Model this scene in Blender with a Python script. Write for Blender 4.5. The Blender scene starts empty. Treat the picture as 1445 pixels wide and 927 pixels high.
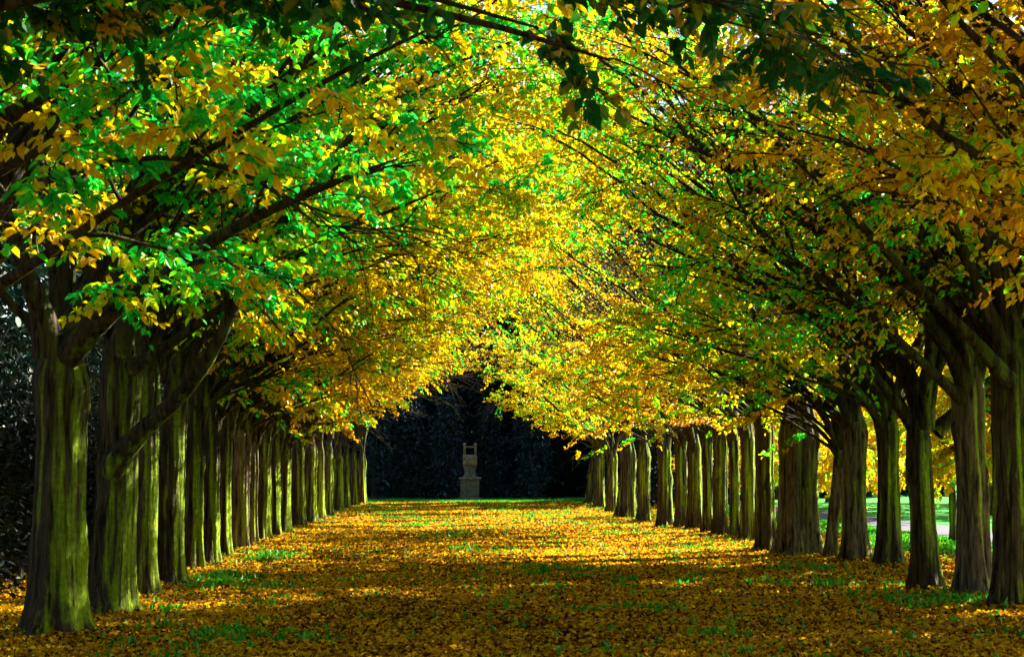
import bpy, math, random
import numpy as np
from mathutils import Vector, Matrix

rng = np.random.default_rng(11)
random.seed(11)
R = math.radians
scene = bpy.context.scene
COL = scene.collection

# ------------------------------------------------------------------ camera
CAM = np.array((0.0, 0.0, 1.55))
F = 2400.0                       # focal length in photo pixels (photo 1445 wide)
view = Vector((72.5 / F, 1.0, 197.5 / F)).normalized()
cam_d = bpy.data.cameras.new('camera')
cam = bpy.data.objects.new('camera', cam_d)
COL.objects.link(cam)
cam.location = CAM
cam.rotation_euler = view.to_track_quat('-Z', 'Y').to_euler()
cam_d.sensor_width = 36.0
cam_d.lens = F / 1445.0 * 36.0
cam_d.clip_start = 0.1
cam_d.clip_end = 4000
cam_d.dof.use_dof = True
cam_d.dof.focus_distance = 34.0
cam_d.dof.aperture_fstop = 9.0
scene.camera = cam
CM = np.array(view.to_track_quat('-Z', 'Y').to_matrix())

def ray(px, py):
    return CM @ np.array((px - 722.5, 463.5 - py, -F))

def ground_at(px, py):
    d = ray(px, py)
    return CAM + d * (-CAM[2] / d[2])

def at(px, py, dist):
    """world point seen at a photo pixel, at a distance dist along the avenue"""
    d = ray(px, py)
    return CAM + d * (dist / d[1])

# ------------------------------------------------------------------ light
SUN_AZ, SUN_EL = 58.0, 31.0       # degrees, azimuth clockwise from the avenue's direction
S = Vector((math.sin(R(SUN_AZ)) * math.cos(R(SUN_EL)),
            math.cos(R(SUN_AZ)) * math.cos(R(SUN_EL)), math.sin(R(SUN_EL))))
sun_d = bpy.data.lights.new('sun', 'SUN')
sun_d.energy = 5.0
sun_d.angle = R(0.5)
sun_d.color = (1.0, 0.93, 0.80)
sun = bpy.data.objects.new('sun', sun_d)
COL.objects.link(sun)
sun.rotation_euler = S.to_track_quat('Z', 'Y').to_euler()
sun.location = (60, 20, 60)

w = bpy.data.worlds.new('World')
scene.world = w
w.use_nodes = True
nt = w.node_tree
nt.nodes.clear()
sky = nt.nodes.new('ShaderNodeTexSky')
sky.sky_type = 'NISHITA'
sky.sun_disc = False
sky.sun_elevation = R(SUN_EL)
sky.sun_rotation = R(SUN_AZ)
bg = nt.nodes.new('ShaderNodeBackground')
bg.inputs['Strength'].default_value = 0.05
wo = nt.nodes.new('ShaderNodeOutputWorld')
nt.links.new(sky.outputs['Color'], bg.inputs['Color'])
nt.links.new(bg.outputs['Background'], wo.inputs['Surface'])

vs = scene.view_settings
vs.view_transform = 'Standard'
vs.look = 'None'
vs.exposure = 2.75
vs.gamma = 1.0
vs.use_curve_mapping = False
scene.cycles.use_denoising = True
scene.cycles.max_bounces = 8
scene.cycles.diffuse_bounces = 1
scene.cycles.glossy_bounces = 2
scene.cycles.transmission_bounces = 6
scene.cycles.sample_clamp_indirect = 6

# ------------------------------------------------------------------ materials
def new_mat(name):
    m = bpy.data.materials.new(name)
    m.use_nodes = True
    t = m.node_tree
    t.nodes.clear()
    out = t.nodes.new('ShaderNodeOutputMaterial')
    return m, t, out

def N(t, kind, **kw):
    n = t.nodes.new(kind)
    for k, v in kw.items():
        if k in n.inputs:
            n.inputs[k].default_value = v
        else:
            setattr(n, k, v)
    return n

def ramp(t, stops, interp='LINEAR'):
    n = t.nodes.new('ShaderNodeValToRGB')
    cr = n.color_ramp
    cr.interpolation = interp
    while len(cr.elements) < len(stops):
        cr.elements.new(0.5)
    for e, (p, c) in zip(cr.elements, stops):
        e.position = p
        e.color = (c[0], c[1], c[2], 1)
    return n

def leaf_material(name, stops, trans=0.5, rough=0.42, spec=0.35, gain=1.0):
    """leaf colour from the per-leaf 'tint' value, moved by the crown's own 'green_share'"""
    m, t, out = new_mat(name)
    a = N(t, 'ShaderNodeAttribute', attribute_name='tint')
    b = N(t, 'ShaderNodeAttribute', attribute_name='green_share', attribute_type='OBJECT')
    add = N(t, 'ShaderNodeMath', operation='ADD', use_clamp=True)
    t.links.new(a.outputs['Fac'], add.inputs[0])
    t.links.new(b.outputs['Fac'], add.inputs[1])
    rp = ramp(t, stops)
    t.links.new(add.outputs[0], rp.inputs[0])
    # blotches inside a leaf
    tc = N(t, 'ShaderNodeTexCoord')
    nz = N(t, 'ShaderNodeTexNoise', Scale=28.0, Detail=2.0)
    t.links.new(tc.outputs['Object'], nz.inputs['Vector'])
    mr = N(t, 'ShaderNodeMapRange')
    mr.inputs['From Min'].default_value = 0.3
    mr.inputs['From Max'].default_value = 0.7
    mr.inputs['To Min'].default_value = 0.75 * gain
    mr.inputs['To Max'].default_value = 1.15 * gain
    t.links.new(nz.outputs['Fac'], mr.inputs['Value'])
    mul = N(t, 'ShaderNodeMix', data_type='RGBA', blend_type='MULTIPLY')
    mul.inputs['Factor'].default_value = 1.0
    t.links.new(rp.outputs['Color'], mul.inputs['A'])
    t.links.new(mr.outputs['Result'], mul.inputs['B'])
    # side veins and midrib of each leaf, browning towards tip and margin
    uv = N(t, 'ShaderNodeAttribute', attribute_name='leaf_uv')
    sp = N(t, 'ShaderNodeSeparateXYZ')
    t.links.new(uv.outputs['Vector'], sp.inputs[0])
    ph = N(t, 'ShaderNodeMath', operation='MULTIPLY_ADD')
    ph.inputs[1].default_value = -0.32
    t.links.new(sp.outputs[0], ph.inputs[0])
    t.links.new(sp.outputs[1], ph.inputs[2])
    fq = N(t, 'ShaderNodeMath', operation='MULTIPLY')
    fq.inputs[1].default_value = 50.0
    t.links.new(ph.outputs[0], fq.inputs[0])
    sn = N(t, 'ShaderNodeMath', operation='SINE')
    t.links.new(fq.outputs[0], sn.inputs[0])
    vr = ramp(t, [(0.0, (0.70, 0.66, 0.6)), (0.55, (1, 1, 1))])
    vm = N(t, 'ShaderNodeMapRange')
    vm.inputs['From Min'].default_value = -1.0
    vm.inputs['From Max'].default_value = 1.0
    t.links.new(sn.outputs[0], vm.inputs['Value'])
    t.links.new(vm.outputs['Result'], vr.inputs[0])
    er = ramp(t, [(0.0, (0.72, 0.62, 0.5)), (0.09, (1, 1, 1)), (0.62, (1, 1, 1)), (1.0, (0.78, 0.55, 0.5))])
    t.links.new(sp.outputs[0], er.inputs[0])
    m2 = N(t, 'ShaderNodeMix', data_type='RGBA', blend_type='MULTIPLY')
    m2.inputs['Factor'].default_value = 1.0
    t.links.new(mul.outputs['Result'], m2.inputs['A'])
    t.links.new(vr.outputs['Color'], m2.inputs['B'])
    m3 = N(t, 'ShaderNodeMix', data_type='RGBA', blend_type='MULTIPLY')
    m3.inputs['Factor'].default_value = 0.8
    t.links.new(m2.outputs['Result'], m3.inputs['A'])
    t.links.new(er.outputs['Color'], m3.inputs['B'])
    mul = m3
    p = N(t, 'ShaderNodeBsdfPrincipled', Roughness=rough)
    p.inputs['Specular IOR Level'].default_value = spec
    t.links.new(mul.outputs['Result'], p.inputs['Base Color'])
    tr = N(t, 'ShaderNodeBsdfTranslucent')
    t.links.new(mul.outputs['Result'], tr.inputs['Color'])
    mx = N(t, 'ShaderNodeMixShader')
    mx.inputs[0].default_value = trans
    t.links.new(p.outputs[0], mx.inputs[1])
    t.links.new(tr.outputs[0], mx.inputs[2])
    t.links.new(mx.outputs[0], out.inputs['Surface'])
    return m

AUTUMN = [(0.00, (0.50, 0.19, 0.003)), (0.10, (0.74, 0.36, 0.003)), (0.26, (0.92, 0.56, 0.003)),
          (0.50, (0.96, 0.72, 0.005)), (0.64, (0.76, 0.84, 0.006)), (0.72, (0.32, 0.86, 0.006)),
          (0.86, (0.05, 0.76, 0.012)), (1.00, (0.012, 0.60, 0.06))]
M_LEAF = leaf_material('autumn_leaf', AUTUMN, trans=0.55)
M_LEAF_SHADED = leaf_material('shaded_green_leaf', [(0, (0.40, 0.17, 0.003)), (0.4, (0.50, 0.32, 0.004)), (0.62, (0.10, 0.24, 0.005)), (0.8, (0.008, 0.17, 0.015)), (1, (0.004, 0.12, 0.02))], trans=0.5)  # autumn leaf in darker greens, shade painted into one overhanging bough
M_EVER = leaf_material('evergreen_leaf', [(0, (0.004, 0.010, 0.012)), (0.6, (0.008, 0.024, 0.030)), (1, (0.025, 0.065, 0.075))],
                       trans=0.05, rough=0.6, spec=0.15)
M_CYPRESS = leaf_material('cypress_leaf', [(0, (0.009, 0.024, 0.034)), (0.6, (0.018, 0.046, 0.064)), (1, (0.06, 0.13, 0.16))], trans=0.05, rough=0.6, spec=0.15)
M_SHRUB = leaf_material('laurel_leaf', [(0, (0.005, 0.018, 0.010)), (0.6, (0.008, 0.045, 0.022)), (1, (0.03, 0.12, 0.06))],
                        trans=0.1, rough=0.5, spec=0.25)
M_LITTER = leaf_material('fallen_leaf', [(0, (0.05, 0.016, 0.004)), (0.25, (0.30, 0.090, 0.004)), (0.5, (0.74, 0.42, 0.004)),
                                         (0.8, (0.84, 0.52, 0.006)), (1, (0.92, 0.68, 0.03))], trans=0.32, rough=0.75, spec=0.08)
M_GRASS = leaf_material('grass_blade', [(0, (0.02, 0.26, 0.010)), (0.6, (0.05, 0.46, 0.015)), (1, (0.24, 0.52, 0.015))],
                        trans=0.35, rough=0.5, spec=0.3)

def bark_material(name, base_a, base_b, moss, moss_amt):
    m, t, out = new_mat(name)
    tc = N(t, 'ShaderNodeTexCoord')
    mp = N(t, 'ShaderNodeMapping')
    mp.inputs['Scale'].default_value = (9, 9, 1.1)
    t.links.new(tc.outputs['Object'], mp.inputs['Vector'])
    n1 = N(t, 'ShaderNodeTexNoise', Scale=2.2, Detail=8.0, Roughness=0.62)
    n1.inputs['Distortion'].default_value = 0.5
    t.links.new(mp.outputs[0], n1.inputs['Vector'])
    r1 = ramp(t, [(0.36, base_a), (0.70, base_b)])
    t.links.new(n1.outputs['Fac'], r1.inputs[0])
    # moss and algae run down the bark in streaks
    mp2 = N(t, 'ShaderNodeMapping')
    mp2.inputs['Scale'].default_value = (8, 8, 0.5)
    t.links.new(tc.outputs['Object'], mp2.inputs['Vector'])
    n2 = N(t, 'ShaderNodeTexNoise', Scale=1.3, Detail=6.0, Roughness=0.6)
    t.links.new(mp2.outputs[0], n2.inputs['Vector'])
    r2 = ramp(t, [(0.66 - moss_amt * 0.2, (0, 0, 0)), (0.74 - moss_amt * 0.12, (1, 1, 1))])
    # moss thicker on the sunward side of every stem, painting in its lit edge
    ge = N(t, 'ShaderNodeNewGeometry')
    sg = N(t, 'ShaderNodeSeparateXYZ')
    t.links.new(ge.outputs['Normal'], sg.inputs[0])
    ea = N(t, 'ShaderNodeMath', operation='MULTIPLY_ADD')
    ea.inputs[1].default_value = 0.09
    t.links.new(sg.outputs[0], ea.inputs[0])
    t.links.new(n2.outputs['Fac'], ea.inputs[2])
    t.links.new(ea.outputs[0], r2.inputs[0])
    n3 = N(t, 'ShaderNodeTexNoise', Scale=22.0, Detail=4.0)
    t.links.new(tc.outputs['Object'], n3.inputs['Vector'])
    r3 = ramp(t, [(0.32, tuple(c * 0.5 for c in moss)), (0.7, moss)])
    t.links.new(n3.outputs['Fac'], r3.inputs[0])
    mx = N(t, 'ShaderNodeMix', data_type='RGBA')
    so = N(t, 'ShaderNodeSeparateXYZ')
    t.links.new(tc.outputs['Object'], so.inputs[0])
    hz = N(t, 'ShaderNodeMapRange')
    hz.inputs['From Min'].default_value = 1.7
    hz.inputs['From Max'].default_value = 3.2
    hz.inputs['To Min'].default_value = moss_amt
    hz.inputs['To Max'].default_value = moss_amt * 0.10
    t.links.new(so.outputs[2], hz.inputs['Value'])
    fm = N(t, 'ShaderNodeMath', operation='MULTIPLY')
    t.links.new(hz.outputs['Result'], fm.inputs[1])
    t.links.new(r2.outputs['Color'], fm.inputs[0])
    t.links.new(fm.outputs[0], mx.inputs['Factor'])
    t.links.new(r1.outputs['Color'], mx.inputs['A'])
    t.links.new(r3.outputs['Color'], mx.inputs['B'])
    # pale lichen flecks
    v = N(t, 'ShaderNodeTexVoronoi', Scale=16.0)
    t.links.new(tc.outputs['Object'], v.inputs['Vector'])
    rv = ramp(t, [(0.0, (1, 1, 1)), (0.10, (0, 0, 0))])
    t.links.new(v.outputs['Distance'], rv.inputs[0])
    mx2 = N(t, 'ShaderNodeMix', data_type='RGBA')
    fl = N(t, 'ShaderNodeMath', operation='MULTIPLY')
    fl.inputs[1].default_value = 0.5
    t.links.new(rv.outputs['Color'], fl.inputs[0])
    t.links.new(fl.outputs[0], mx2.inputs['Factor'])
    t.links.new(mx.outputs['Result'], mx2.inputs['A'])
    mx2.inputs['B'].default_value = (0.12, 0.125, 0.10, 1)
    p = N(t, 'ShaderNodeBsdfPrincipled', Roughness=0.85)
    p.inputs['Specular IOR Level'].default_value = 0.10
    t.links.new(mx2.outputs['Result'], p.inputs['Base Color'])
    ad = N(t, 'ShaderNodeMath', operation='MULTIPLY_ADD')
    ad.inputs[1].default_value = 0.35
    t.links.new(n3.outputs['Fac'], ad.inputs[0])
    t.links.new(n1.outputs['Fac'], ad.inputs[2])
    bp = N(t, 'ShaderNodeBump', Strength=1.0, Distance=0.06)
    t.links.new(ad.outputs[0], bp.inputs['Height'])
    t.links.new(bp.outputs[0], p.inputs['Normal'])
    t.links.new(p.outputs[0], out.inputs['Surface'])
    return m

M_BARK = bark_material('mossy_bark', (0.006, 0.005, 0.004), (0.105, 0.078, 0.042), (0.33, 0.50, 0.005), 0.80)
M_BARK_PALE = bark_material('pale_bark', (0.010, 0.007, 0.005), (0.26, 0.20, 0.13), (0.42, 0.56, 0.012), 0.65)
M_LIMB = bark_material('limb_bark', (0.006, 0.005, 0.004), (0.085, 0.063, 0.035), (0.26, 0.42, 0.005), 0.76)  # darker copy of the bark, shade among the limbs put into colour
M_DARKBARK = bark_material('dark_bark', (0.02, 0.024, 0.026), (0.09, 0.10, 0.11), (0.03, 0.08, 0.06), 0.5)

def ground_material():
    m, t, out = new_mat('leaf_strewn_ground')
    tc = N(t, 'ShaderNodeTexCoord')
    sep = N(t, 'ShaderNodeSeparateXYZ')
    t.links.new(tc.outputs['Object'], sep.inputs[0])
    # litter: many small cells, each one a leaf-coloured flake
    v = N(t, 'ShaderNodeTexVoronoi', Scale=15.0)
    t.links.new(tc.outputs['Object'], v.inputs['Vector'])
    sx = N(t, 'ShaderNodeSeparateColor')
    t.links.new(v.outputs['Color'], sx.inputs[0])
    rl = ramp(t, [(0, (0.05, 0.018, 0.004)), (0.3, (0.20, 0.08, 0.005)), (0.6, (0.48, 0.24, 0.006)), (1, (0.75, 0.46, 0.012))])
    t.links.new(sx.outputs[0], rl.inputs[0])
    # lawn
    n1 = N(t, 'ShaderNodeTexNoise', Scale=9.0, Detail=8.0, Roughness=0.7)
    t.links.new(tc.outputs['Object'], n1.inputs['Vector'])
    rg = ramp(t, [(0.3, (0.015, 0.14, 0.012)), (0.6, (0.04, 0.38, 0.025)), (0.8, (0.14, 0.46, 0.03))])
    t.links.new(n1.outputs['Fac'], rg.inputs[0])
    # where it is lawn: attribute painted per vertex (kind of ground cover)
    at_ = N(t, 'ShaderNodeAttribute', attribute_name='lawn')
    n2 = N(t, 'ShaderNodeTexNoise', Scale=1.6, Detail=8.0, Roughness=0.75)
    t.links.new(tc.outputs['Object'], n2.inputs['Vector'])
    ad = N(t, 'ShaderNodeMath', operation='ADD')
    t.links.new(at_.outputs['Fac'], ad.inputs[0])
    t.links.new(n2.outputs['Fac'], ad.inputs[1])
    rm = ramp(t, [(0.95, (0, 0, 0)), (1.08 if False else 1.0, (1, 1, 1))])
    sb = N(t, 'ShaderNodeMath', operation='SUBTRACT')
    sb.inputs[1].default_value = 0.0
    t.links.new(ad.outputs[0], sb.inputs[0])
    t.links.new(sb.outputs[0], rm.inputs[0])
    mx = N(t, 'ShaderNodeMix', data_type='RGBA')
    t.links.new(rm.outputs['Color'], mx.inputs['Factor'])
    t.links.new(rl.outputs['Color'], mx.inputs['A'])
    t.links.new(rg.outputs['Color'], mx.inputs['B'])
    p = N(t, 'ShaderNodeBsdfPrincipled', Roughness=0.8)
    p.inputs['Specular IOR Level'].default_value = 0.2
    t.links.new(mx.outputs['Result'], p.inputs['Base Color'])
    bp = N(t, 'ShaderNodeBump', Strength=1.0, Distance=0.05)
    t.links.new(v.outputs['Distance'], bp.inputs['Height'])
    t.links.new(bp.outputs[0], p.inputs['Normal'])
    t.links.new(p.outputs[0], out.inputs['Surface'])
    return m
M_GROUND = ground_material()

def simple_noise_mat(name, ca, cb, scale, rough=0.85, bump=0.3, dist=0.02):
    m, t, out = new_mat(name)
    tc = N(t, 'ShaderNodeTexCoord')
    n1 = N(t, 'ShaderNodeTexNoise', Scale=scale, Detail=9.0, Roughness=0.65)
    t.links.new(tc.outputs['Object'], n1.inputs['Vector'])
    rp = ramp(t, [(0.32, ca), (0.68, cb)])
    t.links.new(n1.outputs['Fac'], rp.inputs[0])
    p = N(t, 'ShaderNodeBsdfPrincipled', Roughness=rough)
    p.inputs['Specular IOR Level'].default_value = 0.3
    t.links.new(rp.outputs['Color'], p.inputs['Base Color'])
    bp = N(t, 'ShaderNodeBump', Strength=bump, Distance=dist)
    t.links.new(n1.outputs['Fac'], bp.inputs['Height'])
    t.links.new(bp.outputs[0], p.inputs['Normal'])
    t.links.new(p.outputs[0], out.inputs['Surface'])
    return m
M_PATH = simple_noise_mat('path_gravel', (0.045, 0.043, 0.06), (0.085, 0.08, 0.11), 40.0)
M_STONE = simple_noise_mat('weathered_stone', (0.05, 0.05, 0.05), (0.19, 0.178, 0.165), 7.0, bump=0.6)
M_STONE_DARK = simple_noise_mat('dark_stone', (0.04, 0.044, 0.05), (0.115, 0.12, 0.13), 5.0, bump=0.6)  # darker grey tone for plinth, pedestal, foot and bowl

# ------------------------------------------------------------------ mesh helpers
def mesh_np(name, verts, faces, mat, smooth=True, face_attr=None, vert_attr=None):
    """faces: (M,k) int array, or a list of such arrays with different k"""
    if not isinstance(faces, list):
        faces = [faces]
    me = bpy.data.meshes.new(name)
    me.vertices.add(len(verts))
    me.vertices.foreach_set('co', np.ascontiguousarray(verts, dtype=np.float32).ravel())
    loops = np.concatenate([f.ravel() for f in faces]).astype(np.int32)
    cnt = np.concatenate([np.full(len(f), f.shape[1], dtype=np.int32) for f in faces])
    start = np.concatenate(([0], np.cumsum(cnt)[:-1])).astype(np.int32)
    me.loops.add(len(loops))
    me.loops.foreach_set('vertex_index', loops)
    me.polygons.add(len(cnt))
    me.polygons.foreach_set('loop_start', start)
    me.polygons.foreach_set('use_smooth', np.full(len(cnt), smooth, dtype=bool))
    if face_attr is not None:
        for k, a in face_attr.items():
            at_ = me.attributes.new(k, 'FLOAT', 'FACE')
            at_.data.foreach_set('value', np.ascontiguousarray(a, dtype=np.float32))
    if vert_attr is not None:
        for k, a in vert_attr.items():
            at_ = me.attributes.new(k, 'FLOAT', 'POINT')
            at_.data.foreach_set('value', np.ascontiguousarray(a, dtype=np.float32))
    if face_attr is not None and len(faces) == 1 and len(loops) == 4 * len(cnt):
        uv = me.attributes.new('leaf_uv', 'FLOAT2', 'CORNER')
        uv.data.foreach_set('vector', np.tile(LEAF_UV, (len(cnt) // 2, 1)).ravel())
    me.materials.append(mat)
    me.update(calc_edges=True)
    return me

def link(name, data, parent=None, loc=None):
    o = bpy.data.objects.new(name, data)
    COL.objects.link(o)
    if parent is not None:
        o.parent = parent
    if loc is not None:
        o.location = loc
    return o

def thing(name, label, cat, loc=(0, 0, 0), rz=0.0, group=None, scale=1.0):
    o = bpy.data.objects.new(name, None)
    COL.objects.link(o)
    o.empty_display_size = 0.3
    o.location = loc
    o.rotation_euler = (0, 0, rz)
    o.scale = (scale, scale, scale)
    o['label'] = label
    o['category'] = cat
    if group:
        o['group'] = group
    return o

def unit(v):
    return v / np.maximum(np.linalg.norm(v, axis=-1, keepdims=True), 1e-9)

def tubes(P, Rad, k):
    """P (m,n,3) polylines, Rad (m,n): verts and quads of m open tubes with k sides"""
    m, n, _ = P.shape
    T = np.empty_like(P)
    T[:, 1:-1] = P[:, 2:] - P[:, :-2]
    T[:, 0] = P[:, 1] - P[:, 0]
    T[:, -1] = P[:, -1] - P[:, -2]
    T = unit(T)
    mean = unit(T.mean(axis=1))
    ref = np.where(np.abs(mean[:, 2:3]) < 0.8, np.array([[0, 0, 1.0]]), np.array([[0, 1.0, 0]]))
    A = unit(np.cross(T, ref[:, None, :]))
    B = np.cross(T, A)
    th = np.arange(k) * 2 * math.pi / k
    ring = (A[:, :, None, :] * np.cos(th)[None, None, :, None] + B[:, :, None, :] * np.sin(th)[None, None, :, None])
    V = P[:, :, None, :] + ring * Rad[:, :, None, None]
    V = V.reshape(-1, 3)
    i = np.arange(m)[:, None, None] * (n * k) + np.arange(n - 1)[None, :, None] * k + np.arange(k)[None, None, :]
    j = np.arange(m)[:, None, None] * (n * k) + np.arange(n - 1)[None, :, None] * k + (np.arange(k)[None, None, :] + 1) % k
    Fq = np.stack([i, j, j + k, i + k], axis=-1).reshape(-1, 4)
    return V, Fq

class Acc:
    def __init__(s):
        s.v, s.f, s.n = [], [], 0
    def add(s, V, Fq):
        s.v.append(V)
        s.f.append(Fq + s.n)
        s.n += len(V)
    def get(s):
        return np.concatenate(s.v), np.concatenate(s.f)

LEAF_UV = np.array([[0, 0], [1, .3], [.85, .68], [0, 1], [0, 1], [.85, .68], [1, .3], [0, 0]], dtype=np.float32)
def leaf_geo(pos, axis, nrm, size, width=0.60, fold=0.14, droop=0.10):
    """six-point pointed leaves folded along the midrib: (6m,3) verts and (2m,4) faces"""
    m = len(pos)
    a = unit(axis)
    s = unit(np.cross(nrm, a))
    n = np.cross(a, s)
    L = size[:, None]
    W = L * width * 0.5
    fold = fold * rng.uniform(-0.2, 2.6, (m, 1))
    droop = droop * rng.uniform(-0.5, 3.5, (m, 1))
    b = pos
    p1 = pos + a * L * 0.30 + s * W * 0.92 + n * L * fold * 0.8
    p2 = pos + a * L * 0.68 + s * W * 0.80 + n * L * (fold * 0.7 - droop * 0.4)
    tip = pos + a * L - n * L * droop
    q2 = pos + a * L * 0.68 - s * W * 0.80 + n * L * (fold * 0.7 - droop * 0.4)
    q1 = pos + a * L * 0.30 - s * W * 0.92 + n * L * fold * 0.8
    V = np.stack([b, p1, p2, tip, q2, q1], axis=1).reshape(-1, 3)
    o = np.arange(m)[:, None] * 6
    Fq = np.concatenate([o + np.array([[0, 1, 2, 3]]), o + np.array([[3, 4, 5, 0]])], axis=1).reshape(-1, 4)
    return V, Fq

def rand_unit(n):
    return unit(rng.normal(size=(n, 3)))

# ------------------------------------------------------------------ tree generator (avenue side = +X)
def resample(P, n):
    d = np.concatenate(([0], np.cumsum(np.linalg.norm(np.diff(P, axis=0), axis=1))))
    t = np.linspace(0, d[-1], n)
    Q = np.stack([np.interp(t, d, P[:, c]) for c in range(3)], axis=1)
    for _ in range(2):
        Q[1:-1] = Q[1:-1] * 0.5 + (Q[2:] + Q[:-2]) * 0.25
    return Q

def make_limb(z0, az, el0, el1, length, n=22, wig=0.19, r0=0.06):
    """rises out of the trunk head, then bends over to its own slope"""
    P = np.zeros((n, 3))
    P[0] = (r0 * math.cos(az), r0 * math.sin(az), z0)
    step = length / (n - 1)
    ph = rng.uniform(0, 6.28, 4)
    amp = rng.uniform(0.4, 1.0, 2) * wig
    for i in range(1, n):
        t = i / (n - 1)
        el = el0 + (el1 - el0) * t ** 1.1 + amp[0] * math.sin(t * 9 + ph[0]) + rng.normal() * wig * 0.35
        k = max(0.0, 1 - t / 0.15)
        el = el * (1 - k) + 1.45 * k
        a = az * (1 - 0.35 * t) + amp[1] * math.sin(t * 8 + ph[1]) + rng.normal() * wig * 0.4
        P[i] = P[i - 1] + step * np.array((math.cos(el) * math.cos(a), math.cos(el) * math.sin(a), math.sin(el)))
    return P

def grow(limbs, radii, dens=1.0, leaf=0.08, nb=8, nt=6, nl=26, first=0.16, blen=1.9, tlen=0.75, keep=None, droop=0.25, leafless=0.0, spread=0.62):
    """from limb centre lines: one wood mesh per limb (with its branches and twigs) and one leaf mesh"""
    wood = []
    LP, LA, LN, LS, LT = [], [], [], [], []
    for P, r0 in zip(limbs, radii):
        n = len(P)
        acc = Acc()
        tt = np.linspace(0, 1, n)
        rad = r0 * (1 - tt) ** 0.75 * 0.95 + 0.007
        arc = np.concatenate(([0], np.cumsum(np.linalg.norm(np.diff(P, axis=0), axis=1))))
        rad *= 1 + 0.75 * np.exp(-arc / 0.40)
        V, Fq = tubes(P[None], rad[None], 8)
        acc.add(V, Fq)
        length = np.linalg.norm(np.diff(P, axis=0), axis=1).sum()
        m = max(4, int(nb * length / 6.0))
        t = np.sort(rng.uniform(first, 1.0, m))
        t[-1] = 0.995
        idx = t * (n - 1)
        i0 = np.clip(idx.astype(int), 0, n - 2)
        fr = (idx - i0)[:, None]
        bp = P[i0] * (1 - fr) + P[i0 + 1] * fr
        bt = unit(P[i0 + 1] - P[i0])
        br = np.interp(t, tt, rad)
        side = unit(np.cross(bt, np.array([0, 0, 1.0])))
        sg = np.where(np.arange(m) % 2 == 0, 1.0, -1.0)[:, None]
        ang = rng.uniform(0.35, 0.85, m)[:, None]
        up = rng.normal(0.10, 0.30, m)[:, None]
        bd = unit(bt * np.cos(ang) + side * sg * np.sin(ang) + np.array([0, 0, 1.0]) * up)
        bd[-1] = bt[-1]
        bl = blen * rng.uniform(0.6, 1.3, m) * (1.0 - 0.35 * np.abs(t - 0.55))
        nbp = 8
        BP = np.zeros((m, nbp, 3))
        BP[:, 0] = bp
        d = bd.copy()
        for i in range(1, nbp):
            d = unit(d + rng.normal(size=(m, 3)) * 0.13 + np.array([0.03, 0, -0.055 * droop * 4 * i / nbp]))
            BP[:, i] = BP[:, i - 1] + d * (bl / (nbp - 1))[:, None]
        s = np.linspace(0, 1, nbp)
        BR = np.maximum(np.minimum(br * 0.62, 0.032)[:, None] * (1 - s[None]) ** 0.8, 0.0045)
        V, Fq = tubes(BP, BR, 5)
        acc.add(V, Fq)
        # twigs
        q = m * nt
        bi = np.repeat(np.arange(m), nt)
        u = rng.uniform(0.12, 1.0, q)
        k0 = np.clip((u * (nbp - 1)).astype(int), 0, nbp - 2)
        f2 = (u * (nbp - 1) - k0)[:, None]
        tp = BP[bi, k0] * (1 - f2) + BP[bi, k0 + 1] * f2
        td = unit(BP[bi, k0 + 1] - BP[bi, k0])
        sd = unit(np.cross(td, np.array([0, 0, 1.0])) + rng.normal(size=(q, 3)) * 0.25)
        sg = np.where(rng.random(q) < 0.5, 1.0, -1.0)[:, None]
        an = rng.uniform(0.4, 1.0, q)[:, None]
        d = unit(td * np.cos(an) + sd * sg * np.sin(an) + np.array([0, 0, 1.0]) * rng.normal(0.0, 0.2, q)[:, None])
        tl = tlen * rng.uniform(0.5, 1.4, q)
        ntp = 5
        TP = np.zeros((q, ntp, 3))
        TP[:, 0] = tp
        for i in range(1, ntp):
            d = unit(d + rng.normal(size=(q, 3)) * 0.12 + np.array([0, 0, -0.16 * droop * 2]))
            TP[:, i] = TP[:, i - 1] + d * (tl / (ntp - 1))[:, None]
        TR = np.repeat((0.005 * np.linspace(1, 0.35, ntp))[None], q, axis=0)
        V, Fq = tubes(TP, TR, 3)
        acc.add(V, Fq)
        wood.append(acc.get())
        # leaves along the twigs
        cnt = max(1, int(nl * dens))
        z = q * cnt
        ti = np.repeat(np.arange(q), cnt)
        u = rng.uniform(0.05, 1.0, z)
        k0 = np.clip((u * (ntp - 1)).astype(int), 0, ntp - 2)
        f2 = (u * (ntp - 1) - k0)[:, None]
        p = TP[ti, k0] * (1 - f2) + TP[ti, k0 + 1] * f2
        tg = unit(TP[ti, k0 + 1] - TP[ti, k0])
        sd = unit(np.cross(tg, np.array([0, 0, 1.0])))
        sg = np.where(rng.random(z) < 0.5, 1.0, -1.0)[:, None]
        ax = unit(tg * 0.6 + sd * sg + rng.normal(size=(z, 3)) * 0.35 + np.array([0, 0, -1.0]) * rng.uniform(0.0, 1.0, z)[:, None])
        nm = unit(np.array([0, 0, 1.0]) + rng.normal(size=(z, 3)) * 0.45)
        p = p + rng.normal(size=(z, 3)) * 0.025
        tw = rng.random(q)
        lt = np.clip(tw[ti] * spread + rng.normal(0, 0.13, z) + 0.0, 0, 1)
        if leafless > 0:
            ok = rng.random(q)[ti] > leafless
            p, ax, nm, lt = p[ok], ax[ok], nm[ok], lt[ok]
            z = len(p)
        LP.append(p); LA.append(ax); LN.append(nm); LT.append(lt)
        LS.append(leaf * rng.uniform(0.65, 1.25, z))
    p = np.concatenate(LP); ax = np.concatenate(LA); nm = np.concatenate(LN); ls = np.concatenate(LS); lt = np.concatenate(LT)
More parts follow.
